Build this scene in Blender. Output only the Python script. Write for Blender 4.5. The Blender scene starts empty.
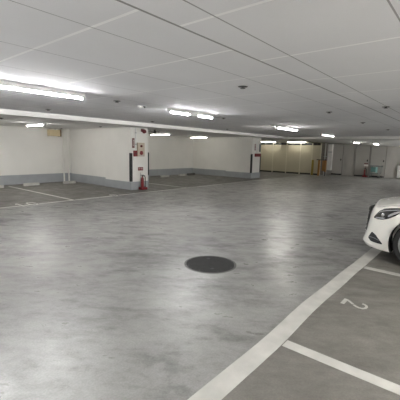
import bpy, bmesh, math, random
from mathutils import Vector, Matrix
random.seed(7)
C = bpy.context.scene.collection
PI = math.pi

# ------------------------------------------------------------ materials
def mat(name, col, rough=.6, metal=0., var=0., scale=4., bump=0., bscale=60., coat=0., rvar=0.):
    m = bpy.data.materials.new(name); m.use_nodes = True
    nt = m.node_tree; b = nt.nodes['Principled BSDF']
    b.inputs['Base Color'].default_value = (*col, 1)
    b.inputs['Roughness'].default_value = rough
    b.inputs['Metallic'].default_value = metal
    b.inputs['Coat Weight'].default_value = coat
    b.inputs['Coat Roughness'].default_value = .04
    geo = nt.nodes.new('ShaderNodeTexCoord')
    if var:
        n = nt.nodes.new('ShaderNodeTexNoise'); n.inputs['Scale'].default_value = scale
        n.inputs['Detail'].default_value = 5
        nt.links.new(geo.outputs['Object'], n.inputs['Vector'])
        r = nt.nodes.new('ShaderNodeValToRGB')
        r.color_ramp.elements[0].position = .3; r.color_ramp.elements[1].position = .7
        r.color_ramp.elements[0].color = (*[c*(1-var) for c in col], 1)
        r.color_ramp.elements[1].color = (*[min(1, c*(1+var)) for c in col], 1)
        nt.links.new(n.outputs['Fac'], r.inputs['Fac'])
        nt.links.new(r.outputs['Color'], b.inputs['Base Color'])
    if bump:
        n = nt.nodes.new('ShaderNodeTexNoise'); n.inputs['Scale'].default_value = bscale
        nt.links.new(geo.outputs['Object'], n.inputs['Vector'])
        bp = nt.nodes.new('ShaderNodeBump'); bp.inputs['Strength'].default_value = bump
        bp.inputs['Distance'].default_value = .01
        nt.links.new(n.outputs['Fac'], bp.inputs['Height'])
        nt.links.new(bp.outputs['Normal'], b.inputs['Normal'])
    return m

def emat(name, col, s):
    m = bpy.data.materials.new(name); m.use_nodes = True
    b = m.node_tree.nodes['Principled BSDF']
    b.inputs['Base Color'].default_value = (.8, .8, .8, 1)
    b.inputs['Emission Color'].default_value = (*col, 1)
    b.inputs['Emission Strength'].default_value = s
    return m

class NT:
    """tiny helper to write node maths"""
    def __init__(s, nt): s.nt = nt
    def m(s, op, a, b=None, c=None):
        n = s.nt.nodes.new('ShaderNodeMath'); n.operation = op
        for i, v in enumerate((a, b, c)):
            if v is None: continue
            if isinstance(v, (int, float)): n.inputs[i].default_value = v
            else: s.nt.links.new(v, n.inputs[i])
        return n.outputs[0]
    def noise(s, vec, scale, detail=5, rough=.55, dist=0.):
        n = s.nt.nodes.new('ShaderNodeTexNoise')
        n.inputs['Scale'].default_value = scale; n.inputs['Detail'].default_value = detail
        n.inputs['Roughness'].default_value = rough; n.inputs['Distortion'].default_value = dist
        s.nt.links.new(vec, n.inputs['Vector']); return n.outputs['Fac']
    def map(s, vec, sc, rot=(0, 0, 0), loc=(0, 0, 0)):
        n = s.nt.nodes.new('ShaderNodeMapping'); n.inputs['Scale'].default_value = sc
        n.inputs['Rotation'].default_value = rot; n.inputs['Location'].default_value = loc
        s.nt.links.new(vec, n.inputs['Vector']); return n.outputs[0]
    def ramp(s, fac, pts):
        n = s.nt.nodes.new('ShaderNodeValToRGB'); e = n.color_ramp.elements
        e[0].position, e[0].color = pts[0][0], (*pts[0][1], 1)
        e[1].position, e[1].color = pts[-1][0], (*pts[-1][1], 1)
        for p, c in pts[1:-1]:
            q = e.new(p); q.color = (*c, 1)
        s.nt.links.new(fac, n.inputs['Fac']); return n.outputs['Color']
    def mix(s, fac, a, b, mode='MIX'):
        n = s.nt.nodes.new('ShaderNodeMix'); n.data_type = 'RGBA'; n.blend_type = mode
        for i, v in ((0, fac), (6, a), (7, b)):
            if isinstance(v, (int, float)): n.inputs[i].default_value = v
            elif isinstance(v, tuple): n.inputs[i].default_value = (*v, 1)
            else: s.nt.links.new(v, n.inputs[i])
        return n.outputs[2]

def g3(v, tint=(1, 1, 1)): return tuple(v*t for t in tint)

def floor_material():
    m = bpy.data.materials.new('polished_concrete'); m.use_nodes = True
    nt = m.node_tree; b = nt.nodes['Principled BSDF']; h = NT(nt)
    tc = nt.nodes.new('ShaderNodeTexCoord').outputs['Object']
    sx = nt.nodes.new('ShaderNodeSeparateXYZ'); nt.links.new(tc, sx.inputs[0])
    a, bb = sx.outputs[0], sx.outputs[1]
    # trowel smears run across the lane
    rt = h.map(tc, (1, 1, 1), (0, 0, math.radians(56)))
    v1 = h.map(rt, (.75, 1.15, 1))
    n1 = h.noise(v1, 1.4, 9, .62, .35)
    v2 = h.map(rt, (.9, 1.9, 1), (0, 0, 0), (3, 1, 0))
    n2 = h.noise(v2, 3.2, 7, .64, .3)
    n3 = h.noise(tc, .38, 3, .5)
    n4 = h.noise(tc, 70, 3, .6)
    f = h.m('ADD', h.m('MULTIPLY', n1, .50), h.m('MULTIPLY', n2, .30))
    f = h.m('ADD', f, h.m('MULTIPLY', n3, .2))
    n5 = h.noise(h.map(rt, (1., 1.5, 1)), 14, 5, .75)
    f = h.m('ADD', h.m('MULTIPLY', f, .82), h.m('MULTIPLY', n5, .18))
    T = (1.0, .978, .928)
    lane = h.ramp(f, [(.40, g3(.125, T)), (.455, g3(.185, T)), (.50, g3(.235, T)), (.57, g3(.28, T))])
    bay = h.ramp(f, [(.40, (.118, .110, .096)), (.49, (.160, .151, .132)), (.60, (.205, .194, .172))])
    # bays have their own, browner coating on either side of the lane
    left = h.m('GREATER_THAN', bb, 8.76)
    right = h.m('LESS_THAN', bb, 1.06)
    bayf = h.m('MAXIMUM', left, right)
    col = h.mix(bayf, lane, bay)
    # slab joint across the lane
    j = h.m('LESS_THAN', h.m('ABSOLUTE', h.m('SUBTRACT', a, 7.93)), .012)
    j2 = h.m('MULTIPLY', j, h.m('LESS_THAN', bb, 6.5))
    j2 = h.m('MULTIPLY', j2, .6)
    col = h.mix(j2, col, (.1, .095, .085))
    sp = h.ramp(n4, [(.35, (.88, .88, .88)), (.65, (1.06, 1.06, 1.06))])
    col = h.mix(1., col, sp, 'MULTIPLY')
    nt.links.new(col, b.inputs['Base Color'])
    r = h.m('ADD', h.m('MULTIPLY', n2, -.75), .76)
    r = h.m('ADD', r, h.m('MULTIPLY', bayf, .12))
    nt.links.new(r, b.inputs['Roughness'])
    b.inputs['Specular IOR Level'].default_value = .5
    bp = nt.nodes.new('ShaderNodeBump'); bp.inputs['Strength'].default_value = .12
    bp.inputs['Distance'].default_value = .02
    nt.links.new(h.m('ADD', n2, h.m('MULTIPLY', n4, .1)), bp.inputs['Height'])
    nt.links.new(bp.outputs['Normal'], b.inputs['Normal'])
    return m

def ceiling_material():
    m = bpy.data.materials.new('ceiling_board'); m.use_nodes = True
    nt = m.node_tree; b = nt.nodes['Principled BSDF']; h = NT(nt)
    tc = nt.nodes.new('ShaderNodeTexCoord').outputs['Object']
    sx = nt.nodes.new('ShaderNodeSeparateXYZ'); nt.links.new(tc, sx.inputs[0])
    a, bb = sx.outputs[0], sx.outputs[1]
    def at(v, x0, w): return h.m('LESS_THAN', h.m('ABSOLUTE', h.m('SUBTRACT', v, x0)), w)
    def grid(v, x0, p, w):
        t = h.m('SUBTRACT', v, x0 - p/2)
        t = h.m('SUBTRACT', h.m('WRAP', t, p, 0.), p/2)
        return h.m('LESS_THAN', h.m('ABSOLUTE', t), w)
    hi = h.m('GREATER_THAN', bb, 1.71)
    light = h.m('ADD', h.m('MULTIPLY', grid(a, 2.465, 1.022, .014), hi),
                h.m('MULTIPLY', grid(a, 2.9, 1.1, .014), h.m('SUBTRACT', 1., hi)))
    dark = h.m('MULTIPLY', grid(bb, 2.23, .91, .0045), hi)
    dark = h.m('ADD', dark, h.m('MULTIPLY', grid(bb, 1.405, .91, .006), h.m('LESS_THAN', bb, 1.5)))
    thick = at(bb, 1.712, .011)
    n = h.noise(tc, 260, 2, .6)
    n2 = h.noise(tc, .8, 3, .5)
    base = h.ramp(h.m('ADD', h.m('MULTIPLY', n, .5), h.m('MULTIPLY', n2, .5)),
                  [(.35, (.79, .79, .805)), (.65, (.86, .86, .875))])
    fade = h.noise(tc, 1.3, 2, .5)
    lf = h.m('MULTIPLY', light, h.m('ADD', h.m('MULTIPLY', fade, 1.2), .35))
    col = h.mix(lf, base, (1., 1., 1.))
    col = h.mix(h.m('MULTIPLY', dark, .75), col, (.22, .215, .21))
    col = h.mix(h.m('MULTIPLY', thick, .8), col, (.2, .195, .19))
    nt.links.new(col, b.inputs['Base Color'])
    b.inputs['Roughness'].default_value = .85
    bp = nt.nodes.new('ShaderNodeBump'); bp.inputs['Strength'].default_value = .15
    bp.inputs['Distance'].default_value = .004
    nt.links.new(n, bp.inputs['Height']); nt.links.new(bp.outputs['Normal'], b.inputs['Normal'])
    return m

M = dict(
    floor=floor_material(), ceil=ceiling_material(),
    ceil2=mat('soffit_paint', (.86, .855, .84), .85, var=.05, scale=2),
    beam=mat('beam_paint', (.92, .905, .87), .7, var=.03, scale=3),
    wall=mat('wall_paint', (.79, .772, .725), .75, var=.03, scale=1.5, bump=.08, bscale=120),
    farwall=mat('far_wall_paint', (.42, .40, .365), .7, var=.05, scale=1.2),
    band=mat('grey_skirting_paint', (.36, .375, .385), .6, var=.06, scale=3),
    white=mat('white_enamel', (.82, .82, .80), .4),
    plastic=mat('offwhite_plastic', (.75, .73, .68), .5),
    black=mat('black_rubber', (.012, .013, .014), .55, var=.2, scale=8),
    dark=mat('dark_metal', (.035, .034, .032), .5, var=.2, scale=20),
    red=mat('red_paint', (.20, .013, .016), .4, var=.05, scale=9),
    deepred=mat('dark_red_paint', (.12, .010, .013), .4),
    steel=mat('brushed_steel', (.45, .45, .44), .35, metal=.9, var=.08, scale=12),
    chrome=mat('chrome', (.85, .85, .86), .08, metal=1.),
    line=mat('white_road_paint', (.46, .45, .415), .7, var=.14, scale=5, bump=.15, bscale=60),
    wornline=mat('worn_white_paint', (.66, .65, .61), .7, var=.16, scale=3),
    iron=mat('cast_iron', (.022, .0216, .0205), .85, metal=.0, var=.25, scale=30, bump=.4, bscale=160),
    ironrim=mat('worn_iron_rim', (.085, .082, .077), .5, metal=.2, var=.2, scale=30),
    concrete=mat('stop_concrete', (.50, .49, .45), .8, var=.15, scale=14),
    darkconcrete=mat('dark_stop_concrete', (.10, .097, .088), .8, var=.15, scale=14),
    cream=mat('cream_box_enamel', (.70, .58, .36), .5, var=.03),
    brown=mat('brown_box_side', (.20, .14, .09), .6),
    beige=mat('beige_steel_panel', (.50, .455, .33), .55, var=.03, scale=1.5),
    post=mat('pale_beige_post', (.60, .56, .43), .5),
    yellow=mat('yellow_post_paint', (.33, .24, .05), .55, var=.08),
    orange=mat('orange_barrier_paint', (.34, .17, .05), .55, var=.08),
    teal=mat('teal_panel', (.10, .22, .20), .35, var=.1),
    cyan=mat('pale_cyan_panel', (.35, .62, .60), .3),
    cart=mat('grey_cart_frame', (.22, .24, .225), .5, metal=.3),
    recess=mat('brown_recess_paint', (.12, .105, .085), .8, var=.08),
    doorseam=mat('door_seam_grey', (.24, .23, .21), .7),
    car=mat('pearl_white_car_paint', (.92, .90, .83), .25, coat=.8),
    glass=mat('dark_car_glass', (.01, .012, .013), .05, coat=.5),
    lamp=mat('headlamp_dark_housing', (.02, .02, .022), .1, coat=1.),
    lampsilver=mat('headlamp_reflector', (.75, .76, .78), .15, metal=.7),
    tyre=mat('tyre_rubber', (.012, .012, .012), .8),
    alloy=mat('alloy_wheel', (.35, .35, .36), .3, metal=.9),
    tube=emat('lit_tube', (.985, .985, 1.), 26.),
    tube_far=emat('lit_tube_dim', (1., .97, .88), 3.4),
    tube_mid=emat('lit_tube_mid', (1., .975, .92), 19.),
    tube_recess=emat('lit_tube_recess', (1., .98, .94), 11.),
    tube_fill=emat('added_fill_tube', (1., .985, .95), 68.),
    tube_near=emat('lit_tube_bright', (.97, .985, 1.), 52.),
)

# ------------------------------------------------------------ mesh builder
class MB:
    def __init__(s): s.b = bmesh.new()
    def box(s, x0, x1, y0, y1, z0, z1, mtx=None):
        v = [s.b.verts.new((x, y, z)) for x in (x0, x1) for y in (y0, y1) for z in (z0, z1)]
        for f in ((0, 1, 3, 2), (4, 6, 7, 5), (0, 4, 5, 1), (2, 3, 7, 6), (0, 2, 6, 4), (1, 5, 7, 3)):
            s.b.faces.new([v[i] for i in f])
        if mtx:
            for q in v: q.co = mtx @ q.co
        return s
    def cyl(s, p0, p1, r, seg=16, r1=None):
        p0, p1 = Vector(p0), Vector(p1); d = (p1-p0)
        q = d.to_track_quat('Z', 'Y'); r1 = r if r1 is None else r1
        A = [s.b.verts.new(p0 + q @ Vector((r*math.cos(t), r*math.sin(t), 0))) for t in [2*PI*i/seg for i in range(seg)]]
        B = [s.b.verts.new(p1 + q @ Vector((r1*math.cos(t), r1*math.sin(t), 0))) for t in [2*PI*i/seg for i in range(seg)]]
        for i in range(seg): s.b.faces.new((A[i], A[(i+1) % seg], B[(i+1) % seg], B[i]))
        s.b.faces.new(A[::-1]); s.b.faces.new(B); return s
    def lathe(s, prof, o=(0, 0, 0), axis='Z', seg=24):
        o = Vector(o); rings = []
        for r, z in prof:
            R = []
            for i in range(seg):
                t = 2*PI*i/seg; c, k = r*math.cos(t), r*math.sin(t)
                p = {'Z': (c, k, z), 'Y': (c, z, k), 'X': (z, c, k)}[axis]
                R.append(s.b.verts.new(o + Vector(p)))
            rings.append(R)
        for A, B in zip(rings, rings[1:]):
            for i in range(seg): s.b.faces.new((A[i], A[(i+1) % seg], B[(i+1) % seg], B[i]))
        s.b.faces.new(rings[0][::-1]); s.b.faces.new(rings[-1]); return s
    def tube(s, pts, r, seg=10):
        pts = [Vector(p) for p in pts]; rings = []
        for i, p in enumerate(pts):
            d = (pts[min(i+1, len(pts)-1)] - pts[max(i-1, 0)]).normalized()
            q = d.to_track_quat('Z', 'Y')
            rings.append([s.b.verts.new(p + q @ Vector((r*math.cos(2*PI*k/seg), r*math.sin(2*PI*k/seg), 0))) for k in range(seg)])
        for A, B in zip(rings, rings[1:]):
            # match closest start vertex
            o = min(range(seg), key=lambda k: (B[k].co-A[0].co).length)
            for i in range(seg): s.b.faces.new((A[i], A[(i+1) % seg], B[(i+1+o) % seg], B[(i+o) % seg]))
        s.b.faces.new(rings[0][::-1]); s.b.faces.new(rings[-1]); return s
    def prism(s, poly, z0, z1):
        A = [s.b.verts.new((x, y, z0)) for x, y in poly]; B = [s.b.verts.new((x, y, z1)) for x, y in poly]
        n = len(poly)
        s.b.faces.new(A[::-1]); s.b.faces.new(B)
        for i in range(n): s.b.faces.new((A[i], A[(i+1) % n], B[(i+1) % n], B[i]))
        return s
    def quad(s, *p):
        s.b.faces.new([s.b.verts.new(q) for q in p]); return s
    def grid(s, rows):
        V = [[s.b.verts.new(p) for p in r] for r in rows]
        for A, B in zip(V, V[1:]):
            for i in range(len(A)-1): s.b.faces.new((A[i], A[i+1], B[i+1], B[i]))
        return s

def obj(name, mb, m, parent=None, loc=None, smooth=False, bevel=0.):
    b = mb.b
    bmesh.ops.recalc_face_normals(b, faces=b.faces)
    if bevel:
        bmesh.ops.bevel(b, geom=[e for e in b.edges if len(e.link_faces) == 2 and e.calc_face_angle(0) > .6],
                        offset=bevel, segments=2, affect='EDGES', clamp_overlap=True)
    me = bpy.data.meshes.new(name); b.to_mesh(me); b.free()
    if smooth:
        for p in me.polygons: p.use_smooth = True
        try: me.set_sharp_from_angle(angle=math.radians(40))
        except Exception: pass
    me.materials.append(M[m] if isinstance(m, str) else m)
    o = bpy.data.objects.new(name, me); C.objects.link(o)
    if parent: o.parent = parent
    if loc is not None: o.location = loc
    return o

def recentre(o):
    """move the origin of a single-mesh thing to the middle of its base"""
    vs = [v.co for v in o.data.vertices]
    mn = Vector([min(v[i] for v in vs) for i in range(3)]); mx = Vector([max(v[i] for v in vs) for i in range(3)])
    c = Vector(((mn.x+mx.x)/2, (mn.y+mx.y)/2, mn.z))
    o.data.transform(Matrix.Translation(-c)); o.location = Vector(o.location) + c
    return o

def tag(o, label, cat, group=None):
    o['label'] = label; o['category'] = cat
    if group: o['group'] = group
    return o
def thing(name, label, cat, loc, rz=0., group=None):
    o = bpy.data.objects.new(name, None); C.objects.link(o); o.empty_display_size = .1
    o.location = loc; o.rotation_euler = (0, 0, rz); return tag(o, label, cat, group)
def struct(name, mb, m, bevel=0.):
    o = obj(name, mb, m, bevel=bevel); o['kind'] = 'structure'; return o
def dup(root, loc, label, group=None, rz=None):
    r = root.copy(); C.objects.link(r); r.location = loc; r['label'] = label
    if rz is not None: r.rotation_euler = (0, 0, rz)
    if group: r['group'] = group
    for ch in list(root.children):
        c = ch.copy(); C.objects.link(c); c.parent = r
        for g in list(ch.children):
            d = g.copy(); C.objects.link(d); d.parent = c
    return r

# ------------------------------------------------------------ the room  (x = along the lane, y = across it, z up)
HC, HL = 2.34, 2.22          # lane ceiling, lower soffit over the recesses
AX, BX = -7.0, -4.6          # walls behind the camera
struct('floor', MB().box(AX-.3, 27, BX-.3, 14.1, -.25, 0), 'floor')
struct('ceiling', MB().box(AX-.3, 18.5, BX-.3, 8.78, HC, HC+.3), 'ceil')
# soffit over the left recesses and in front of the storage partition
struct('ceiling_recess', MB().box(AX-.3, 18.5, 8.9, 14.1, HL, HL+.42), 'ceil2')
def far_soffit():
    m = MB()
    P = [(18.62, 14.1, HL), (26.5, 14.1, HL), (26.5, 8.9, 2.16), (18.62, 8.9, HL),
         (26.5, 8.2, 2.12), (18.62, 8.2, HL), (25.2, 3.5, 1.88), (18.62, 3.5, HL), (25.2, BX-.3, 1.84), (18.62, BX-.3, HL)]
    lo = [m.b.verts.new(p) for p in P]; hi = [m.b.verts.new((p[0], p[1], 2.64)) for p in P]
    for q in ((0, 1, 2, 3), (3, 2, 4, 5), (5, 4, 6, 7), (7, 6, 8, 9)):
        m.b.faces.new([lo[i] for i in q]); m.b.faces.new([hi[i] for i in q[::-1]])
    loop = [0, 1, 2, 4, 6, 8, 9, 7, 5, 3]
    for i, j in zip(loop, loop[1:]+loop[:1]): m.b.faces.new((lo[i], lo[j], hi[j], hi[i]))
    return m
struct('ceiling_far', far_soffit(), 'ceil2')
struct('trim_1', MB().box(AX-.3, 18.62, 8.78, 8.9, HL, HC+.3), 'beam')
struct('trim_2', MB().box(18.5, 18.62, BX-.3, 8.78, HL, HC+.3), 'beam')

struct('wall_left', MB().box(AX-.3, 15.85, 13.75, 14.1, 0, HL), 'wall')
struct('wall_back', MB().box(AX-.3, AX, BX, 13.75, 0, HC), 'wall')
struct('wall_right', MB().box(AX-.3, 25.2, BX-.3, BX, 0, HC), 'wall')
struct('wall_far', MB().box(23.75, 24.1, BX, 8.95, 0, 2.3), 'farwall')
# brown alcove next to the partition, and the wall closing it
struct('wall_alcove', MB().box(22.12, 26, 8.95, 9.2, 0, 2.3), 'recess')
struct('wall_alcove_back', MB().box(23.70, 23.748, 8.18, 8.95, 0, 2.3), 'recess')
# walls between the recesses
struct('wall_divider', MB().box(7.72, 8.42, 11.1, 13.75, 0, HL), 'wall')
struct('pillar', MB().box(7.64, 8.45, 9.55, 11.1, 0, HL), 'wall', bevel=.012)
struct('pillar_rear', MB().box(8.42, 10.12, 11.4, 13.75, 0, HL), 'wall')
struct('wall_divider_far', MB().box(15.85, 16.65, 11.2, 14.1, 0, HL), 'wall')
struct('pillar_far', MB().box(15.78, 16.72, 9.5, 11.2, 0, HL), 'wall', bevel=.012)
struct('wall_left_far', MB().box(16.65, 26, 13.0, 14.1, 0, HL), 'wall')

# grey painted skirting bands
def band(name, h, *boxes):
    m = MB()
    for x0, x1, y0, y1 in boxes: m.box(x0, x1, y0, y1, 0, h)
    return struct(name, m, 'band')
t = .008
band('baseboard_left', .36, (AX, 7.72, 13.75-t, 13.75), (10.12, 15.85, 13.75-t, 13.75))
band('baseboard_divider', .34, (7.72-t, 7.72, 11.1, 13.75-t))
band('baseboard_pillar', .29, (7.64-t, 7.64, 9.55-t, 11.1+t), (7.64, 8.45, 9.55-t, 9.55), (8.45, 8.45+t, 9.55-t, 11.1))
band('baseboard_rear_pillar', .29, (8.45, 10.12+t, 11.4-t, 11.4), (10.12, 10.12+t, 11.4, 13.75-t))
band('baseboard_far_divider', .34, (15.85-t, 15.85, 11.2, 13.75-t))
band('baseboard_far_pillar', .31, (15.78-t, 15.78, 9.5-t, 11.2+t), (15.78, 16.72, 9.5-t, 9.5), (16.72, 16.72+t, 9.5-t, 11.2))

# ------------------------------------------------------------ far wall: steel doors
def far_door(name, b0, b1, top, m='farwall'):
    o = obj(name, MB().box(23.70, 23.748, b0, b1, .09, top), m); o['kind'] = 'structure'
    k = obj('door_threshold', MB().box(23.69, 23.748, b0+.02, b1-.02, .0, .085), 'dark', o)
    j = obj('door_frame', MB().box(23.695, 23.748, b1-.015, b1+.01, .0, top).box(23.695, 23.748, b0-.01, b0+.015, .0, top).box(23.695, 23.748, b0, b1, top, top+.02), 'doorseam', o)
    k = obj('door_handle', MB().box(23.66, 23.70, b0+.08, b0+.14, .98, 1.10), 'dark', o)
    return o
far_door('door_1', 7.18, 7.88, 2.02)
far_door('door_2', 5.52, 6.38, 1.96)
far_door('door_3', 4.58, 5.46, 1.92)
# pale pipe casing hanging beside the doors
cs = thing('pipe_casing', 'pale grey boxed pipe casing hanging on the far wall beside the brown alcove', 'pipe casing', (23.56, 8.07, .30))
obj('casing_box', MB().box(-.12, .12, -.13, .13, 0, 1.76), 'wall', cs)
obj('casing_clip', MB().box(-.13, -.12, -.14, .14, 1.2, 1.26), 'steel', cs)
cs.location = (23.575, 7.98, .30)
for i, (a, r, lab) in enumerate(((23.0, .03, 'thinner vertical pipe in the brown alcove, next to the pale casing'),
                                 (22.55, .045, 'thicker vertical pipe in the brown alcove, nearer the beige partition'))):
    p = thing('drain_pipe', lab, 'pipe', (a, 7.98, 0))
    obj('pipe', MB().cyl((0, 0, 0), (0, 0, 2.1), r, 12), 'farwall', p, smooth=True)
    obj('pipe_clamp', MB().cyl((0, 0, 1.2), (0, 0, 1.24), r+.012, 12).box(-.02, .02, 0, .09, 1.2, 1.24), 'steel', p)

# ------------------------------------------------------------ beige storage partition
pt = thing('storage_partition', 'long beige steel partition with dark vent slots along its top', 'partition', (22.05, 8.1, 0))
edges = [5.3, 4.56, 3.43, 2.38, 1.38, .56, .0]
for i, (u1, u0) in enumerate(zip(edges, edges[1:])):
    hgt = 2.12
    p = obj('panel', MB().box(0, .05, u0+.02, u1-.02, .10, 1.95).box(.0, .05, u0+.02, u1-.02, 2.10, hgt), 'beige', pt)
    mid = (u0+u1)/2
    obj('vent_slot', MB().box(.03, .05, u0+.02, mid-.015, 1.95, 2.10).box(.03, .05, mid+.015, u1-.02, 1.95, 2.10), 'black', p)  # black fill paints in the shade inside the vent openings
    obj('kick_gap_shade', MB().box(.015, .05, u0+.02, u1-.02, .0, .10), 'dark', p)  # dark strip stands in for the shadow under the panel
for u in edges:
    obj('post', MB().box(-.015, .055, u-.03, u+.03, 0, hgt), 'post', pt)
obj('end_return', MB().box(.06, 1.3, -.03, .02, 0, hgt), 'recess', pt)

# ------------------------------------------------------------ tube lights
def fixture(name, label, loc, L, along, hang, m='tube', box=False, group='ceiling tube lights'):
    """batten with a lit tube beneath, fixed to the ceiling or hung from it on two stems"""
    f = thing(name, label, 'ceiling light', loc, 0 if along == 'x' else PI/2, group)
    h = L/2; z = -hang
    bw = .055 if not hang else .025
    obj('batten', MB().box(-h-.03, h+.03, -bw, bw, z-.065, z), 'white', f, bevel=.004)
    if not box:
        obj('lamp_tube', MB().cyl((-h, 0, z-.075), (h, 0, z-.075), .018, 12), m, f, smooth=True)
    else:
        obj('lamp_tube', MB().cyl((-h, 0, z-.075), (-.15, 0, z-.075), .018, 12), m, f, smooth=True)
        obj('lamp_tube', MB().cyl((.15, 0, z-.075), (h, 0, z-.075), .018, 12), m, f, smooth=True)
        obj('battery_box', MB().box(-.15, .15, -.06, .06, z-.10, z-.065), 'white', f, bevel=.005)
    obj('end_cap', MB().box(-h-.025, -h, -.02, .02, z-.10, z-.065), 'white', f)
    obj('end_cap', MB().box(h, h+.025, -.02, .02, z-.10, z-.065), 'white', f)
    if hang:
        for k in (-1, 1): obj('hanger_stem', MB().cyl((k*h*.7, 0, z), (k*h*.7, 0, 0), .008, 8), 'steel', f)  # stems added to lower unseen tubes so they light the ceiling
    return f
fixture('tube_light', 'long tube light on the lane ceiling nearest the camera, at upper left', (2.29, 5.02, HC), 1.5, 'x', 0)
fixture('tube_light', 'tube light with a white battery box in its middle, second along the lane ceiling', (5.85, 5.12, HC), 1.42, 'x', 0, box=True)
fixture('tube_light', 'third tube light along the lane ceiling, in front of the beige partition', (11.05, 5.28, HC), 1.5, 'x', 0, 'tube_mid')
fixture('tube_light', 'farthest tube light on the lane ceiling, before the cross beam', (15.85, 5.55, HC), 1.5, 'x', 0, 'tube_far')
fixture('tube_light', 'tube light in the left recess, near the cream wall box', (5.05, 11.1, HL), 1.1, 'y', 0, 'tube_recess')
fixture('tube_light', 'tube light in the second recess, just right of the pillar with fire equipment', (11.15, 11.75, HL), 1.25, 'y', 0, 'tube_far')
fixture('tube_light', 'tube light in the second recess, nearer the far pillar', (14.35, 12.05, HL), 1.15, 'y', 0, 'tube_far')
fixture('tube_light', 'left of two tube lights glowing above the beige partition', (21.6, 11.75, 2.205), 1.25, 'y', 0, 'tube_far')
fixture('tube_light', 'right of two tube lights glowing above the beige partition', (21.6, 9.6, 2.197), 1.25, 'y', 0, 'tube_far')
# far pair hang under the sloping soffit
def soffit_z(a, b):
    zr = 2.12 + (b-8.2)/(3.5-8.2)*(1.88-2.12) if b < 8.2 else 2.12
    return HL + (a-18.62)/(25.8-18.62)*(zr-HL)
fixture('tube_light', 'left of the two small tube lights before the far grey wall', (20.5, 5.55, soffit_z(20.5, 5.55)-.01), 1.2, 'x', 0, 'tube_far')
fixture('tube_light', 'right of the two small tube lights before the far grey wall', (21.4, 4.72, soffit_z(21.4, 4.72)-.01), 1.2, 'x', 0, 'tube_far')
# first two continue the rows out of view; the rest are added fill lights
OFF = 'tube lights out of the picture'
fixture('tube_light', 'tube light on the lane ceiling behind the camera', (-2.4, 4.6, HC), 1.5, 'x', .3, 'tube_near', group=OFF)
fixture('tube_light', 'tube light in the recess left of the picture', (.3, 11.25, HL), 1.25, 'y', 0, group=OFF)
fixture('tube_light', 'added fill tube light over the bays to the right of the picture', (2.6, -2.3, HC), 1.5, 'x', .3, 'tube_fill', group=OFF)  # added out of view to brighten the car's side
fixture('tube_light', 'added fill tube light over the lane right behind the camera', (-1.4, .5, HC), 1.5, 'x', .3, 'tube_near', group=OFF)  # added lamp, brightens the near floor and ceiling

fixture('tube_light', 'added fill tube light over the far bays beyond the white car', (11.0, -2.0, HC), 1.5, 'x', .3, 'tube_near', group=OFF)  # unseen lamp added to light the bonnet and far floor
fixture('tube_light', 'added fill tube light by the far wall, right of the picture', (21.0, .9, soffit_z(21., .9)), 1.2, 'x', .12, 'tube_near', group=OFF)  # unseen lamp added to lift the dim far wall
# ------------------------------------------------------------ ceiling fittings
def sprinkler(label, loc, s=1.):
    f = thing('sprinkler', label, 'sprinkler', loc, 0, 'ceiling sprinklers')
    obj('escutcheon', MB().lathe([(.065*s, 0), (.065*s, -.004), (.03*s, -.010), (.0, -.018)][:3], seg=16), 'dark', f, smooth=True)
    obj('nozzle', MB().cyl((0, 0, -.006), (0, 0, -.022), .016*s, 10), 'dark', f)
    d = MB().cyl((0, 0, -.022), (0, 0, -.026), .036*s, 14)
    for k in (-1, 1): d.cyl((k*.016, 0, -.012), (k*.026*s, 0, -.024), .006, 6)
    obj('deflector', d, 'dark', f)
    return f
SPR = [((3.89, 7.85, HC), 'dark sprinkler on the lane ceiling right of the nearest tube light'),
       ((3.87, 5.22+.0, HC), 'dark sprinkler on the lane ceiling left of the white smoke detector'),
       ((3.91, 2.54, HC), 'largest dark sprinkler, at the top middle of the picture'),
       ((7.38, 5.36, HC), 'dark sprinkler just off the right end of the second lane tube light'),
       ((7.28, 2.56, HC), 'dark sprinkler on the ceiling at upper right, above the far tube light'),
       ((10.15, 2.62, HC), 'dark sprinkler on the ceiling at far right, middle one of the right row'),
       ((13.35, 2.61, HC), 'dark sprinkler on the ceiling at far right, farthest of the right row'),
       ((6.94, 1.43, HC), 'dark sprinkler by the ceiling joint near the right edge of the picture'),
       ((10.23, 5.42, HC), 'dark sprinkler just left of the third lane tube light'),
       ((7.35, 8.1, HC), 'dark sprinkler on the lane ceiling above the pillar with fire equipment'),
       ((11.3, 8.0, HC), 'dark sprinkler near the beam, between the two pillars'),
       ((7.0, 10.4, HL), 'dark sprinkler in the left recess, close to the near pillar'),
       ((7.1, 13.3, HL), 'dark sprinkler in the left recess, beside the cream wall box'),
       ((3.7, 10.12, HL), 'dark sprinkler in the left recess at the left edge of the picture')]
for p, l in SPR: sprinkler(l, p)
sd = thing('smoke_detector', 'round white smoke detector with a dark holder on the lane ceiling', 'smoke detector', (4.55, 5.38, HC))
obj('detector_body', MB().lathe([(.055, 0), (.055, -.02), (.04, -.045), (.015, -.05)], seg=20), 'white', sd, smooth=True)
obj('mounting_arm', MB().box(.055, .13, -.012, .012, -.015, 0).cyl((.12, 0, -.012), (.12, 0, -.03), .014, 10), 'dark', sd)
# thin conduit running along the ceiling past the second light
cd = tag(recentre(obj('ceiling_conduit', MB().cyl((6.8, 5.33, HC-.012), (7.3, 5.35, HC-.012), .010, 8), 'steel')), 'thin conduit between the second lane tube light and its sprinkler', 'conduit')

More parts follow.
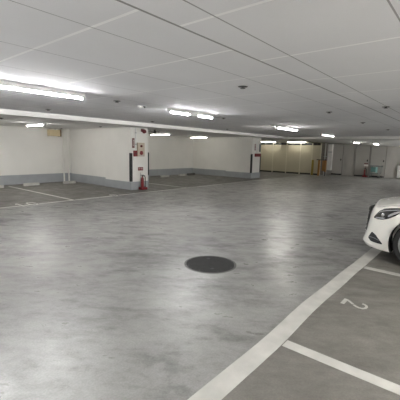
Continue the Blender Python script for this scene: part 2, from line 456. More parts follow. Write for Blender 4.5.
# ------------------------------------------------------------ near pillar equipment (front face y = 9.55, skirting to 9.542)
def guard(label, ca, cb, sx, z0=.30, z1=1.32, w=.07):
    """L-shaped rubber guard round a corner; sx = +1 when the other face runs towards +x"""
    th = .014
    m = MB()
    P = [(-th, -th), (w, -th), (w, 0), (0, 0), (0, w), (-th, w)]
    if sx < 0: P = [(-x, y) for x, y in P][::-1]
    m.prism(P, 0, z1-z0)
    o = obj('corner_guard', m, 'black', loc=(ca, cb, z0), bevel=.003)
    return tag(o, label, 'corner guard', 'black corner guards')
guard('black rubber corner guard on the near left corner of the near pillar', 7.64-.001, 9.55-.001, 1)
guard('black rubber corner guard on the rear pillar, right of the red extinguisher', 10.12+.001, 11.4-.001, -1, w=.15)
guard('black rubber corner guard on the left corner of the far pillar', 15.78-.001, 9.5-.001, 1)
guard('black rubber corner guard on the right corner of the far pillar', 16.72+.001, 9.5-.001, -1)

def text_mesh(s, size, m, parent, loc, rot, name='lettering', vertical=False, extr=.0008):
    cu = bpy.data.curves.new('t', 'FONT'); cu.body = '\n'.join(s) if vertical else s
    cu.size = size; cu.extrude = extr; cu.align_x = 'CENTER'; cu.align_y = 'CENTER'
    cu.space_line = .95
    to = bpy.data.objects.new('t', cu); C.objects.link(to)
    dg = bpy.context.evaluated_depsgraph_get()
    me = bpy.data.meshes.new_from_object(to.evaluated_get(dg)); me.name = name
    bpy.data.objects.remove(to); bpy.data.curves.remove(cu)
    me.materials.clear(); me.materials.append(M[m])
    o = bpy.data.objects.new(name, me); C.objects.link(o); o.parent = parent
    o.location = loc; o.rotation_euler = rot
    return o
FR = (PI/2, 0, 0)           # lettering on a face that looks towards -y
YF = 9.55
s = thing('fire_sign', 'tall narrow red sign at the top left of the near pillar', 'sign', (7.755, YF-.001, 1.50))
obj('sign_plate', MB().box(-.05, .05, -.012, 0, 0, .34), 'deepred', s)
text_mesh('消火栓', .085, 'plastic', s, (0, -.013, .17), FR, vertical=True)
s = thing('extinguisher_sign', 'small red and white sign above the extinguisher on the near pillar', 'sign', (8.08, YF-.001, .50))
obj('sign_plate', MB().box(-.12, .12, -.006, 0, 0, .32), 'plastic', s)
obj('red_header', MB().box(-.12, .12, -.009, -.006, .19, .31), 'red', s)
text_mesh('消火器', .062, 'plastic', s, (0, -.010, .255), FR)
pn = thing('fire_alarm', 'beige alarm panel with red lamp and red push button on the near pillar', 'alarm panel', (8.07, YF-.001, 1.20))
obj('cabinet', MB().box(-.16, .16, -.07, 0, 0, .49), 'cream_l' if 'cream_l' in M else mat('warm_beige_enamel', (.52, .44, .34), .5), pn, bevel=.006)
obj('indicator_lamp', MB().lathe([(.045, 0), (.045, -.015), (.034, -.035), (.012, -.045)], (0, -.07, .37), 'Y', 16), 'deepred', pn, smooth=True)
obj('push_button', MB().lathe([(.075, 0), (.075, -.012), (.055, -.016), (.02, -.018)], (0, -.07, .13), 'Y', 20), 'red', pn, smooth=True)
obj('bell_cover', MB().box(-.10, .10, -.075, -.07, .02, .04), 'steel', pn)
cb = thing('call_box', 'small square red box left of the beige alarm panel', 'call box', (7.825, YF-.001, 1.20))
obj('case', MB().box(-.075, .075, -.06, 0, 0, .21), 'red', cb, bevel=.006)
obj('call_button', MB().cyl((0, -.06, .10), (0, -.068, .10), .045, 16), 'deepred', cb)
jb = thing('junction_box', 'small white junction box below the red call box on the near pillar', 'junction box', (7.80, YF-.001, 1.07))
obj('case', MB().box(-.04, .04, -.04, 0, 0, .10), 'white', jb, bevel=.004)
obj('lid_screw', MB().cyl((0, -.04, .05), (0, -.044, .05), .01, 8), 'steel', jb)
cd = thing('wall_conduit', 'thin white conduit running down the near pillar beside the tall red sign', 'conduit', (7.855, YF-.022, 1.42))
obj('pipe', MB().cyl((0, 0, 0), (0, 0, .80), .018, 10), 'white', cd, smooth=True)
for z_ in (.2, .6): obj('saddle_clip', MB().box(-.03, .03, -.021, .02, z_, z_+.025), 'steel', cd)
# red lamp on the upper right of the pillar with pipework along the soffit
bl = thing('alarm_bell', 'round dark red alarm lamp high on the near pillar', 'alarm lamp', (8.20, YF-.001, 2.10))
obj('mount_plate', MB().box(-.10, .06, -.02, 0, -.02, .09), 'deepred', bl, bevel=.004)
obj('lamp_dome', MB().lathe([(.07, -.02), (.075, -.06), (.06, -.11), (.03, -.135), (.01, -.14)], (.02, 0, .0), 'Y', 20), 'deepred', bl, smooth=True)
obj('bracket_arm', MB().cyl((-.08, -.02, .07), (-.08, -.10, .07), .018, 8), 'deepred', bl)
pp = thing('pipe_run', 'grey pipe fittings under the soffit right of the dark red alarm lamp', 'pipe', (9.0, 9.9, 2.14))
obj('pipe', MB().tube([(-.55, -.25, .0), (-.1, -.05, .0), (.15, .05, .0), (.45, .15, .02), (.52, .17, .08)], .02, 8), 'steel', pp, smooth=True)
obj('valve_body', MB().cyl((.12, .02, -.05), (.12, .02, .08), .035, 12).cyl((.06, .0, .0), (.20, .06, .0), .04, 12), 'dark', pp, smooth=True)
for q_ in ((.35, .12), (-.2, -.09)): obj('hanger', MB().cyl((*q_, 0), (*q_, .08), .008, 6), 'steel', pp)

def extinguisher(loc, label, h=.50, board=False, rz=0.):
    e = thing('fire_extinguisher', label, 'fire extinguisher', loc, rz)
    obj('cylinder', MB().lathe([(.045, .06), (.055, .075), (.057, .10), (.057, h-.14), (.05, h-.09), (.03, h-.055), (.02, h-.045), (.02, h-.02)], (-.03, 0, 0), seg=20), 'red', e, smooth=True)
    hd = obj('valve_head', MB().box(-.055, -.005, -.018, .018, h-.02, h+.02).box(-.10, .03, -.012, .012, h+.025, h+.04).box(-.02, .05, -.012, .012, h, h+.012), 'dark', e)
    obj('pull_ring', MB().cyl((-.07, -.02, h+.005), (-.07, -.026, h+.005), .02, 10), 'steel', hd)
    obj('hose', MB().tube([(.0, -.02, h), (.05, -.03, h+.01), (.085, -.03, h-.06), (.09, -.03, h-.2), (.08, -.03, .14)], .013, 8), 'black', e, smooth=True)
    obj('nozzle', MB().cyl((.08, -.03, .16), (.075, -.03, .09), .013, 10, .024), 'black', e)
    st = obj('stand', MB().box(-.13, .13, -.10, .09, 0, .02).box(-.13, .13, -.10, -.088, 0, .09).box(-.13, .13, .078, .09, 0, .09)
        .box(-.13, -.118, -.10, .09, 0, .09).box(.118, .13, -.10, .09, 0, .09), 'red', e)
    if board:
        obj('stand_pole', MB().cyl((-.03, .08, .02), (-.03, .08, .75), .012, 8), 'red', st)
        obj('stand_sign', MB().box(-.12, .12, .06, .075, .68, .80), 'plastic', st)
        obj('sign_header', MB().box(-.12, .12, .055, .075, .80, .87), 'deepred', st)
    else:
        obj('stand_pole', MB().cyl((-.05, .082, .02), (-.05, .082, .62), .010, 8), 'steel', st)
    return e
extinguisher((8.09, 9.42, 0), 'red fire extinguisher in a red floor stand against the near pillar', .50)
extinguisher((23.35, 5.62, 0), 'dark red fire extinguisher with a sign stand by the far grey wall', .52, True, -PI/2)

# far pillar equipment
YF2 = 9.5
s = thing('fire_sign', 'narrow red vertical sign high on the far pillar', 'sign', (16.08, YF2-.001, 1.52))
obj('sign_plate', MB().box(-.05, .05, -.012, 0, 0, .33), 'deepred', s)
text_mesh('消火栓', .085, 'plastic', s, (0, -.013, .165), FR, vertical=True)
pn = thing('alarm_box', 'wide red alarm box with two buttons across the far pillar', 'alarm box', (16.33, YF2-.001, 1.18))
obj('case', MB().box(-.27, .27, -.08, 0, 0, .17), 'red', pn, bevel=.006)
obj('alarm_button', MB().cyl((-.13, -.08, .085), (-.13, -.09, .085), .06, 16), 'deepred', pn)
obj('alarm_button', MB().cyl((.13, -.08, .085), (.13, -.09, .085), .06, 16), 'deepred', pn)
s = thing('notice_board', 'narrow dark notice board on the right edge of the far pillar', 'notice board', (16.6, YF2-.001, 1.45))
obj('board', MB().box(-.06, .06, -.02, 0, 0, .42), 'cart', s)
obj('board_frame', MB().box(-.07, -.06, -.022, 0, 0, .42).box(.06, .07, -.022, 0, 0, .42), 'dark', s)
cd = thing('wall_conduit', 'thin white conduit down the middle of the far pillar', 'conduit', (16.22, YF2-.022, 1.36))
obj('pipe', MB().cyl((0, 0, 0), (0, 0, .85), .018, 10), 'white', cd, smooth=True)

# ------------------------------------------------------------ left recess: cream box, pipes, wheel stops
bx = thing('wall_box', 'cream box with a brown side high on the left recess wall', 'box', (6.96, 13.74, 1.91))
obj('case', MB().box(-.24, .20, -.22, 0, 0, .25), 'cream', bx, bevel=.006)
obj('side_cover', MB().box(.20, .25, -.22, 0, -.01, .27), 'brown', bx)
obj('cable_gland', MB().cyl((.05, -.1, .25), (.05, -.1, .30), .02, 8), 'steel', bx)
for i, (a, lab) in enumerate(((7.34, 'left of two white pipes running down the corner of the left recess'),
                              (7.56, 'right of two white pipes running down the corner of the left recess'))):
    p = thing('corner_pipe', lab, 'pipe', (a, 13.66, 0), 0, 'recess corner pipes')
    obj('pipe', MB().cyl((0, 0, 0), (0, 0, HL), .03, 14), 'wall', p, smooth=True)
    obj('pipe_bracket', MB().box(-.045, .045, -.02, .08, 1.1, 1.13).box(-.045, .045, -.02, .08, 2.0, 2.03), 'wall', p)
def wheel_stop(label, a, b, w=.55, m='concrete'):
    o = thing('wheel_stop', label, 'wheel stop', (a, b, 0), 0, 'parking wheel stops')
    P = [(-.06, 0), (.06, 0), (.045, .10), (-.045, .10)]
    mb = MB(); A = [mb.b.verts.new((-w/2, y, z)) for y, z in P]; B = [mb.b.verts.new((w/2, y, z)) for y, z in P]
    mb.b.faces.new(A[::-1]); mb.b.faces.new(B)
    for i in range(4): mb.b.faces.new((A[i], A[(i+1) % 4], B[(i+1) % 4], B[i]))
    obj('block', mb, m, o, bevel=.008)
    q = MB()
    for s in (-1, 1): q.cyl((s*w*.33, 0, .098), (s*w*.33, 0, .104), .016, 10)
    obj('anchor_bolt', q, 'steel', o)
    return o
wheel_stop('concrete wheel stop cut by the left edge of the picture', 4.38, 12.9)
wheel_stop('concrete wheel stop just right of the slanting bay line in the left recess', 5.66, 13.0, .58)
wheel_stop('concrete wheel stop at the foot of the recess corner pipes', 7.12, 12.85, .52)
wheel_stop('pale wheel stop in the second recess, first from the near pillar', 12.5, 12.8, .6)
wheel_stop('pale wheel stop in the second recess, between a pale and a dark one', 14.0, 12.95, .5)
wheel_stop('dark wheel stop in the corner of the second recess', 14.95, 13.1, .6, 'darkconcrete')  # darker tone than the other stops

# ------------------------------------------------------------ floor markings
Z0, Z1 = .0, .003
def mark(name, polys, m, label, cat='floor marking', group=None, z=Z1):
    mb = MB()
    for p in polys: mb.prism(p, 0, z)
    o = obj(name, mb, m); recentre(o); return tag(o, label, cat, group)
def rect(x0, x1, y0, y1): return [(x0, y0), (x1, y0), (x1, y1), (x0, y1)]
def strip(pts):
    """closed outline from (x, ylow, yhigh) stations"""
    return [(x, l) for x, l, h in pts] + [(x, h) for x, l, h in pts][::-1]
st = []
for i in range(61):
    x = -2.0 + i*.2
    w = .010*math.sin((x-2.6)*1.9) + .006*math.sin(x*4.3+1)
    c = 1.125 + w*(1 if 1.5 < x < 5 else .3) - max(0, x-4.2)*.012
    st.append((x, c-.076, c+.076))
mark('bay_edge_line', [strip(st)], 'line', 'broad white line curving along the front of the right hand bays')
mark('bay_divider_line', [rect(4.66, 4.76, -4.2, 1.03)], 'line', 'white line on the floor leading to the white car, beyond the number 2', z=.0025)
mark('bay_divider_line', [rect(2.29, 2.39, -4.2, 1.03)], 'line', 'white line between right hand bays at the bottom edge of the picture', z=.0025)
mark('bay_divider_line', [rect(7.02, 7.12, -4.2, 1.0)], 'line', 'white bay line hidden beyond the white car', z=.0025)
mark('recess_edge_line', [rect(-3, 3.50, 8.70, 8.78), rect(3.62, 3.74, 8.70, 8.78), rect(3.98, 6.25, 8.70, 8.78), rect(6.52, 16.6, 8.70, 8.775)], 'wornline', 'long worn white line along the front of the left hand recesses')
mark('recess_divider_line', [rect(4.91, 4.99, 8.80, 13.2)], 'wornline', 'worn white line slanting back into the left recess')
mark('recess_divider_line', [rect(9.71, 9.79, 8.80, 10.95)], 'wornline', 'faint white line leading back from the second recess front, right of the near pillar')
def stroke(pts, w):
    pts = [Vector(p).to_2d() for p in pts]; L, R = [], []
    for i, p in enumerate(pts):
        d = (pts[min(i+1, len(pts)-1)]-pts[max(i-1, 0)]).normalized(); n = Vector((-d.y, d.x))*w/2
        L.append(tuple(p+n)); R.append(tuple(p-n))
    return L + R[::-1]
# stencilled 2: u to the reader's right (-x), v up the digit (-y)
def number2(ca, cb, s=1.):
    f = lambda u, v: (ca - 0 + u*s, cb - v*s)
    arc = [(-.075, .06), (-.072, .085), (-.05, .11), (-.015, .12), (.025, .115), (.055, .09), (.06, .055), (.045, .02), (.02, -.008)]
    dia = [(.008, -.022), (-.02, -.05), (-.055, -.085), (-.068, -.105)]
    bar = [(-.085, -.122), (.075, -.122)]
    return [stroke([f(-u, v) for u, v in P], w*s) for P, w in ((arc, .028), (dia, .028), (bar, .042))]
mark('painted_number', number2(3.45, .805, .86), 'line', 'stencilled white number 2 on the floor of the front right bay', 'floor number', z=.0026)
mark('painted_number', [stroke([(3.56-.0, 9.12), (3.56, 8.62)], .05), stroke([(3.56, 9.10), (3.50, 8.98)], .04),
     stroke([(3.86+.09*math.cos(t), 8.88+.24*math.sin(t)) for t in [PI*2*k/20 for k in range(20)]], .045), ], 'wornline',
     'worn painted number 10 on the front line of the left recess', 'floor number', z=.0034)
mark('painted_number', [stroke([(6.38+.07*math.cos(t), 8.92+.10*math.sin(t)) for t in [PI*2*k/16 for k in range(16)]], .035),
     stroke([(6.45, 8.92), (6.44, 8.75), (6.40, 8.66)], .035)], 'wornline', 'faint worn painted number on the recess front line near the pillar', 'floor number', z=.0034)

mh = thing('manhole_cover', 'round dark iron manhole cover in the middle of the floor', 'manhole cover', (3.395, 2.605, 0))
obj('rim', MB().lathe([(.345, 0), (.345, .004), (.322, .005), (.322, .0)], seg=64), 'ironrim', mh)
mb = MB().lathe([(.318, 0), (.318, .006), (.312, .008)], seg=64)
for i in range(-9, 10):
    for j in range(-9, 10):
        x, y = i*.031, j*.031
        if x*x+y*y < .29**2 and not (abs(abs(x)-.0) < .01 and abs(abs(y)-.217) < .02):
            mb.box(x-.009, x+.009, y-.009, y+.009, .0078, .0096)
lid = obj('lid', mb, 'iron', mh)
k = MB()
for x, y in ((-.14, -.14), (.14, .14)): k.cyl((x, y, .009), (x, y, .0105), .024, 14)
obj('key_hole', k, 'black', lid)
k = MB()
for i in range(8):
    t_ = 2*PI*i/8+.2; k.cyl((.30*math.cos(t_), .30*math.sin(t_), .008), (.30*math.cos(t_), .30*math.sin(t_), .0105), .007, 8)
obj('bolt', k, 'ironrim', lid)

# ------------------------------------------------------------ things by the far walls
bo = thing('bollard', 'yellow post at the right end of the beige partition', 'bollard', (21.85, 8.50, 0))
obj('post', MB().box(-.06, .06, -.06, .06, 0, 1.0), 'yellow', bo, bevel=.012)
obj('foot_plate', MB().box(-.09, .09, -.09, .09, 0, .015), 'dark', bo)
br = thing('barrier_gate', 'orange barrier with two posts and a dark top rail in front of the alcove', 'barrier', (21.6, 7.75, 0))
obj('post', MB().box(-.05, .05, .17, .29, 0, 1.0), 'orange', br, bevel=.01)
obj('post', MB().box(-.05, .05, -.23, -.11, .28, 1.0), 'orange', br, bevel=.01)
obj('side_panel', MB().box(-.02, .02, -.12, .02, .33, .98), 'orange', br)
obj('lower_post', MB().cyl((0, -.17, 0), (0, -.17, .30), .025, 10), 'dark', br)
obj('top_rail', MB().box(-.03, .03, -.24, .40, 1.0, 1.05), 'dark', br)
ct = thing('utility_cart', 'grey wheeled cart with teal panels standing by the far wall', 'cart', (23.3, 5.0, 0))
obj('top_shelf', MB().box(-.22, .22, -.36, .30, .70, .76), 'cart', ct, bevel=.008)
obj('lower_shelf', MB().box(-.20, .20, -.26, .26, .24, .29), 'cart', ct, bevel=.006)
obj('side_panel', MB().box(-.19, -.17, -.05, .24, .36, .66), 'teal', ct)
obj('bright_panel', MB().box(-.20, -.18, -.13, -.03, .33, .66), 'cyan', ct)
for y0 in (.27,):
    for x in (-.18, .18): obj('leg', MB().box(x-.02, x+.02, y0-.02, y0+.02, .06, .70), 'cart', ct)
for x in (-.20, .18): obj('leg', MB().tube([(x, -.33, .70), (x, -.20, .06)], .022, 8), 'steel', ct, smooth=True)
for x in (-.18, .18):
    for y in (.27, -.19): obj('caster', MB().cyl((x, y-.012, .035), (x, y+.012, .035), .035, 14), 'black', ct, smooth=True)
cb = thing('wall_cabinet', 'white cabinet on the far wall at the right edge of the picture', 'cabinet', (23.68, 3.68, .06))
obj('case', MB().box(-.12, .0, -.22, .18, 0, .74), 'white', cb, bevel=.006)
obj('cabinet_door', MB().box(-.13, -.12, -.20, .16, .02, .72), 'plastic', cb)
obj('meter_box', MB().box(-.10, .0, -.05, .08, .80, .92), 'dark', cb)

# ------------------------------------------------------------ the car (local: +y nose, x across)
CX, NOSE = 5.90, 1.345
car = thing('car', 'white car parked nose out at the right edge beyond the number 2', 'car', (CX, NOSE-2.25, 0))
PL = [(0, 2.25), (.15, 2.247), (.3, 2.235), (.45, 2.205), (.57, 2.16), (.67, 2.095), (.745, 2.01), (.80, 1.91), (.84, 1.79), (.868, 1.65), (.885, 1.48),
      (.893, 1.30), (.897, 1.1), (.90, .7), (.902, .3), (.90, -.1), (.90, -.6), (.895, -1.05), (.89, -1.4), (.875, -1.65), (.85, -1.85), (.80, -2.02), (.70, -2.13), (.55, -2.19), (.3, -2.235), (0, -2.25)]
def lerp_tab(T, v):
    if v >= T[0][0]: return T[0][1]
    for (a0, z0), (a1, z1) in zip(T, T[1:]):
        if a0 >= v >= a1:
            k = (a0-v)/(a0-a1); k = k*k*(3-2*k)*.3 + k*.7
            return z0+(z1-z0)*k
    return T[-1][1]
SH = [(2.25, .675), (2.1, .72), (1.9, .775), (1.5, .825), (1.0, .86), (0, .89), (-1.4, .93), (-2.0, .92), (-2.25, .88)]
TOP = [(2.25, .72), (2.12, .785), (1.95, .83), (1.7, .875), (1.3, .92), (.9, .96), (0, .97), (-1.5, 1.0), (-2.0, .98), (-2.2, .93)]
def ring(kind, x, y):
    """level index -> position for the plan point (x, y)"""
    sh = lerp_tab(SH, y)
    f = max(0, min(1, (y-1.2)/1.0))
    L = [(.90, .945, .15), (.955, .970, .165), (.985, .979, .21), (1, .966, .29), (1, .956, .40), (.998, .950, .51),
         (.99, .944, .60), (.98, .938, sh-.03), (.955, .935, sh), (.92, .930, sh+.025)]
    if kind < len(L):
        sx, sy, z = L[kind]; return Vector((x*sx, y*sy, z))
    k = (kind-len(L)+1)/6.
    sx = .92*(1-k); sy = .930 - .02*k
    X, Y = x*sx, y*sy
    zt = lerp_tab(TOP, Y+.06); zs = sh+.025
    u = 1-(1-k)**2.2
    return Vector((X, Y, zs+(max(zt, zs+.005)-zs)*u))
NR = 10+6
def dens(P, n=4):
    out = []
    for i in range(len(P)-1):
        p0 = Vector(P[max(i-1, 0)]) if i else Vector((-P[1][0], P[1][1])); p1, p2 = Vector(P[i]), Vector(P[i+1])
        p3 = Vector(P[i+2]) if i+2 < len(P) else Vector((-P[-2][0], P[-2][1]))
        for k in range(n):
            t = k/n
            out.append(.5*((2*p1)+(p2-p0)*t+(2*p0-5*p1+4*p2-p3)*t*t+(3*p1-p0-3*p2+p3)*t**3))
    out.append(Vector(P[-1])); return out
HP = dens(PL, 4)
loop = [Vector((-p.x, p.y)) for p in HP] + [Vector((p.x, p.y)) for p in HP[-2:0:-1]]
mb = MB(); n = len(loop); R = []
for k in range(NR):
    R.append([mb.b.verts.new(ring(k, p.x, p.y)) for p in loop])
for A, B in zip(R, R[1:]):
    for i in range(n): mb.b.faces.new((A[i], A[(i+1) % n], B[(i+1) % n], B[i]))
mb.b.faces.new(R[0][::-1])
bmesh.ops.remove_doubles(mb.b, verts=mb.b.verts, dist=.0008)
body = obj('body', mb, 'car', car, smooth=True)
def boolean(o, cutters):
    for c in cutters:
        md = o.modifiers.new('b', 'BOOLEAN'); md.object = c; md.operation = 'DIFFERENCE'; md.solver = 'EXACT'
    bpy.context.view_layer.update()
    dg = bpy.context.evaluated_depsgraph_get()
    me = bpy.data.meshes.new_from_object(o.evaluated_get(dg))
    o.modifiers.clear(); o.data = me
    for c in cutters: bpy.data.objects.remove(c)
    return o
WY, WZ = 1.385, .325
cut = []
for sx in (-1, 1):
    for wy in (WY, -1.32):
        c = obj('c', MB().cyl((sx*.62, wy, WZ), (sx*1.1, wy, WZ), .365, 48), 'car', car); cut.append(c)
boolean(body, cut)
for p in body.data.polygons: p.use_smooth = True
body.data.set_sharp_from_angle(angle=math.radians(35))

def on_body(s, z, off=.004):
    """point on the left side/nose surface: s = arc position 0 nose centre .. in plan points, z height"""
    i = s*(len(HP)-1); k = int(i); t_ = i-k; p = HP[k].lerp(HP[min(k+1, len(HP)-1)], t_)
    x, y = -p.x, p.y
    pts = [ring(q, x, y) for q in range(0, NR)]
    for A, B in zip(pts, pts[1:]):
        if A.z <= z <= B.z and B.z > A.z:
            P = A.lerp(B, (z-A.z)/(B.z-A.z)); break
    else: P = pts[8]
    j = min(k+1, len(HP)-1); d = (HP[j]-HP[max(k-1, 0)]).normalized() if j != k-1 else Vector((1, 0))
    nrm = Vector((-1*(-d.y), d.x, 0)); nrm = Vector((-abs(d.y), abs(d.x), 0))
    up = .45 if z > .68 else .0
    return P + (nrm+Vector((0, 0, up))).normalized()*off
def s_of(y):   # arc parameter for a given y near the front
    for i, (p, q) in enumerate(zip(HP, HP[1:])):
        if p.y >= y >= q.y: return (i+(p.y-y)/(p.y-q.y+1e-9))/(len(HP)-1)
def patch(name, lo, hi, m, parent, off, nu=24, nv=8, mirror=True):
    """lo/hi: lists of (y, z) control points along plan y"""
    def f(T, y):
        for (a0, z0), (a1, z1) in zip(T, T[1:]):
            if a0 >= y >= a1: return z0+(z1-z0)*(a0-y)/(a0-a1)
        return T[-1][1]
    y0, y1 = lo[0][0], lo[-1][0]
    out = []
    for side in ((-1, 1) if mirror else (-1,)):
        rows = []
        for i in range(nu+1):
            y = y0+(y1-y0)*i/nu; zl, zh = f(lo, y), f(hi, y); r = []
            for j in range(nv+1):
                P = on_body(s_of(y), zl+(zh-zl)*j/nv, off)
                r.append((P.x*(-side), P.y, P.z) if side == 1 else (P.x, P.y, P.z))
            rows.append(r)
        mb = MB().grid(rows)
        b = mb.b; bmesh.ops.recalc_face_normals(b, faces=b.faces)
        out.append(obj(name, mb, m, parent, smooth=True))
    return out
# headlamps: dark housing, bright inner parts, daylight strip
H = patch('headlight', [(2.11, .590), (2.04, .585), (1.96, .597), (1.90, .62), (1.85, .648), (1.80, .682), (1.76, .715), (1.71, .750), (1.62, .785)],
          [(2.11, .600), (2.09, .64), (2.07, .675), (2.03, .715), (1.98, .748), (1.90, .768), (1.80, .785), (1.70, .792), (1.62, .790)], 'lamp', car, .004)
for side, o in zip((-1, 1), H):
    def sub(name, lo, hi, m, off):
        rows = patch(name, lo, hi, m, o, off, 14, 3, False)
        if side == 1:
            rows[0].data.transform(Matrix.Scale(-1, 4, (1, 0, 0))); rows[0].data.flip_normals()
    sub('reflector', [(2.07, .599), (2.0, .602), (1.94, .614)], [(2.07, .612), (2.0, .622), (1.94, .630)], 'lampsilver', .008)
    sub('reflector', [(1.90, .645), (1.82, .69), (1.68, .768)], [(1.90, .672), (1.82, .728), (1.68, .778)], 'lampsilver', .008)
    sub('light_strip', [(2.08, .645), (2.02, .690), (1.94, .720), (1.82, .745), (1.66, .778)], [(2.08, .654), (2.02, .701), (1.94, .732), (1.82, .757), (1.66, .786)], 'lampsilver', .009)
    P = on_body(s_of(1.975), .662, .0)
    mb = MB().lathe([(.028, -.004), (.028, .008), (.020, .014), (.010, .016)], (0, 0, 0), 'Z', 18)
    q = Vector((-.8, .6, .15)).to_track_quat('Z', 'Y').to_matrix().to_4x4()
    for v in mb.b.verts: v.co = P + (q @ v.co)
    if side == 1:
        for v in mb.b.verts: v.co.x *= -1
    obj('projector_lens', mb, 'chrome', o, smooth=True)
# lower air intake / fog lamp opening
Fg = patch('air_intake', [(2.11, .290), (2.05, .257), (1.96, .255), (1.88, .258)], [(2.11, .312), (2.08, .392), (2.01, .366), (1.88, .268)], 'black', car, .004, 18, 5)
for side, o in zip((-1, 1), Fg):
    r = patch('chrome_blade', [(2.10, .308), (2.02, .314), (1.93, .300)], [(2.10, .318), (2.02, .323), (1.93, .306)], 'lampsilver', o, .010, 8, 2, False)
    if side == 1: r[0].data.transform(Matrix.Scale(-1, 4, (1, 0, 0))); r[0].data.flip_normals()
# grille across the nose
gm = MB()
def gy(x, z): return 2.197-.10*(x/.45)**2-(z-.45)*.07
gm.grid([[(x, gy(x, z), z) for z in [.34+.32*j/6-.03*(abs(x)/.34)**3*(j/6) for j in range(7)]] for x in [-.34+.68*i/24 for i in range(25)]])
gm.grid([[(x, gy(x, z)-.08, z) for z in [.34+.32*j/6-.03*(abs(x)/.34)**3*(j/6) for j in range(7)]] for x in [-.34+.68*i/24 for i in range(25)]])
gr = obj('grille', gm, 'black', car, smooth=True)
for z in (.40, .48, .56):
    obj('grille_bar', MB().tube([(x, gy(x, z)+.006, z) for x in [-.32+.64*i/16 for i in range(3, 14)]], .005, 8), 'chrome', gr, smooth=True)
fr = [(x, gy(x, .34)-.005, .335) for x in [-.34+.68*i/12 for i in range(13)]]
frt = [(x, gy(x, .65)-.004, .66-.03*(abs(x)/.34)**3) for x in [.34-.68*i/12 for i in range(13)]]
obj('grille_frame', MB().tube(fr+frt+[fr[0]], .011, 8), 'dark', gr, smooth=True)
obj('number_plate', MB().box(-.165, .165, 2.185, 2.20, .285, .365), 'white', car, bevel=.004)
# bonnet seam as a thin dark line
sm = []
for s_ in (-1, 1):
    pts = []
    for i in range(18):
        y = 2.06-i*.065; i0 = s_of(min(2.2, y+.06)); k = HP[int(i0*(len(HP)-1))]
        P = ring(9, -k.x, k.y); pts.append((-s_*P.x if s_ == 1 else P.x, P.y, P.z+.001))
    sm.append(pts)
obj('bonnet_seam', MB().tube(sm[0], .003, 6).tube(sm[1], .003, 6), 'dark', car)
# greenhouse
def hull(lv):
    mb = MB(); rs = []
    for (z, xs, yf, yr) in lv:
        r = []
        for i in range(32):
            t_ = 2*PI*i/32; c_, s2 = math.cos(t_), math.sin(t_)
            e = lambda v, p: math.copysign(abs(v)**p, v)
            r.append(mb.b.verts.new((xs*e(c_, .45), (yf+yr)/2+(yf-yr)/2*e(s2, .5), z)))
        rs.append(r)
    for A, B in zip(rs, rs[1:]):
        for i in range(32): mb.b.faces.new((A[i], A[(i+1) % 32], B[(i+1) % 32], B[i]))
    mb.b.faces.new(rs[0][::-1]); mb.b.faces.new(rs[-1]); return mb
obj('windows', hull([(.90, .80, .98, -1.85), (1.02, .76, .80, -1.72), (1.2, .69, .48, -1.45), (1.36, .61, .12, -1.1)]), 'glass', car, smooth=True)
obj('roof', hull([(1.345, .625, .15, -1.14), (1.375, .62, .10, -1.08), (1.41, .55, -.02, -.98), (1.43, .40, -.2, -.8), (1.435, .2, -.4, -.6)]), 'car', car, smooth=True)
pm = MB()
for s_ in (-1, 1):
    pm.tube([(s_*.74, .92, .93), (s_*.70, .72, 1.08), (s_*.655, .42, 1.24), (s_*.60, .12, 1.37)], .028, 8)
    pm.tube([(s_*.775, -.42, .93), (s_*.70, -.44, 1.2), (s_*.63, -.45, 1.37)], .03, 8)
    pm.tube([(s_*.74, -1.70, .95), (s_*.69, -1.42, 1.2), (s_*.60, -1.05, 1.37)], .04, 8)
obj('window_pillar', pm, 'car', car, smooth=True)
for s_ in (-1, 1):
    mi = obj('wing_mirror', MB().box(-.09, .09, -.05, .05, -.06, .07), 'car', car, bevel=.03, loc=(s_*.98, .55, 1.0), smooth=True)
    obj('mirror_stalk', MB().box(-.10, .02, -.03, .03, -.05, -.02) if s_ > 0 else MB().box(-.02, .10, -.03, .03, -.05, -.02), 'dark', mi)
for s_ in (-1, 1):
    obj('door_handle', MB().box(s_*.905-.012, s_*.905+.012, -.28, -.10, .80, .825), 'chrome', car, bevel=.004)
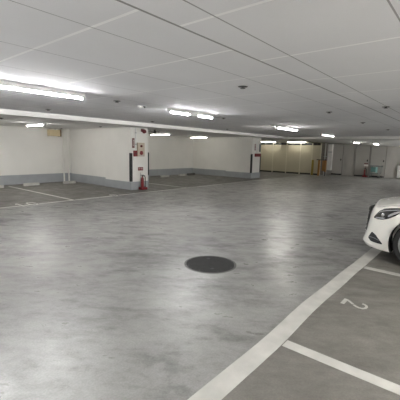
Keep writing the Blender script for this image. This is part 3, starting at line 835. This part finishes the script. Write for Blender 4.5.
for sx in (-1, 1):
    for wy in (WY, -1.32):
        w = obj('wheel', MB().lathe([(.24, -.10), (.30, -.10), (.32, -.08), (.322, 0), (.32, .08), (.30, .10), (.24, .10)], (0, 0, 0), 'X', 40), 'tyre', car, loc=(sx*.75, wy, .322), smooth=True)
        rm = MB().lathe([(.225, -.06), (.238, .09*1), (.245, .105), (.225, .105), (.21, .07)], (0, 0, 0), 'X', 40) if sx > 0 else MB().lathe([(.225, .06), (.238, -.09), (.245, -.105), (.225, -.105), (.21, -.07)], (0, 0, 0), 'X', 40)
        for k in range(5):
            t_ = 2*PI*k/5+.3; rm.cyl((sx*.085, 0, 0), (sx*.095, .22*math.cos(t_), .22*math.sin(t_)), .032, 8, .022)
        rm.cyl((sx*.03, 0, 0), (sx*.10, 0, 0), .05, 16)
        obj('rim', rm, 'alloy', w, smooth=True)
        # black wheel-arch liner: half tube
        lin = MB(); rr = []
        for xx in (sx*.60, sx*.885):
            rr.append([(xx, wy+.358*math.cos(t_), WZ+.358*math.sin(t_)) for t_ in [-.45+(PI+.9)*i/28 for i in range(29)]])
        lin.grid(rr); obj('wheel_arch_liner', lin, 'tyre', car, smooth=True)
obj('underbody', MB().box(-.60, .60, -2.0, 2.0, .13, .22), 'tyre', car)
for s_ in (-1, 1):
    obj('tail_light', MB().box(s_*.72-.12, s_*.72+.12, -2.175, -2.08, .70, .85), 'deepred', car, bevel=.01)

# ------------------------------------------------------------ camera
f, p, r, ya = 335.3, .149456, .0232136, .690963
cp, sp = math.cos(p), math.sin(p)
fh = Vector((math.cos(ya), math.sin(ya), 0)); rt = Vector((math.sin(ya), -math.cos(ya), 0)); zz = Vector((0, 0, 1))
fwd = cp*fh-sp*zz; up = sp*fh+cp*zz
X = math.cos(r)*rt+math.sin(r)*up; Y = -math.sin(r)*rt+math.cos(r)*up
cam = bpy.data.cameras.new('camera'); co = bpy.data.objects.new('camera', cam); C.objects.link(co)
cam.sensor_width = 36; cam.lens = f/400*36; cam.clip_start = .02
Mx = Matrix((X, Y, -fwd)).transposed().to_4x4(); Mx.translation = (0, 0, 1.5); co.matrix_world = Mx
bpy.context.scene.camera = co

w = bpy.data.worlds.new('world'); bpy.context.scene.world = w; w.use_nodes = True
w.node_tree.nodes['Background'].inputs[0].default_value = (.02, .02, .02, 1)
vs = bpy.context.scene.view_settings
vs.view_transform = 'Standard'; vs.look = 'None'; vs.gamma = 1; vs.use_curve_mapping = False
vs.exposure = 3.4
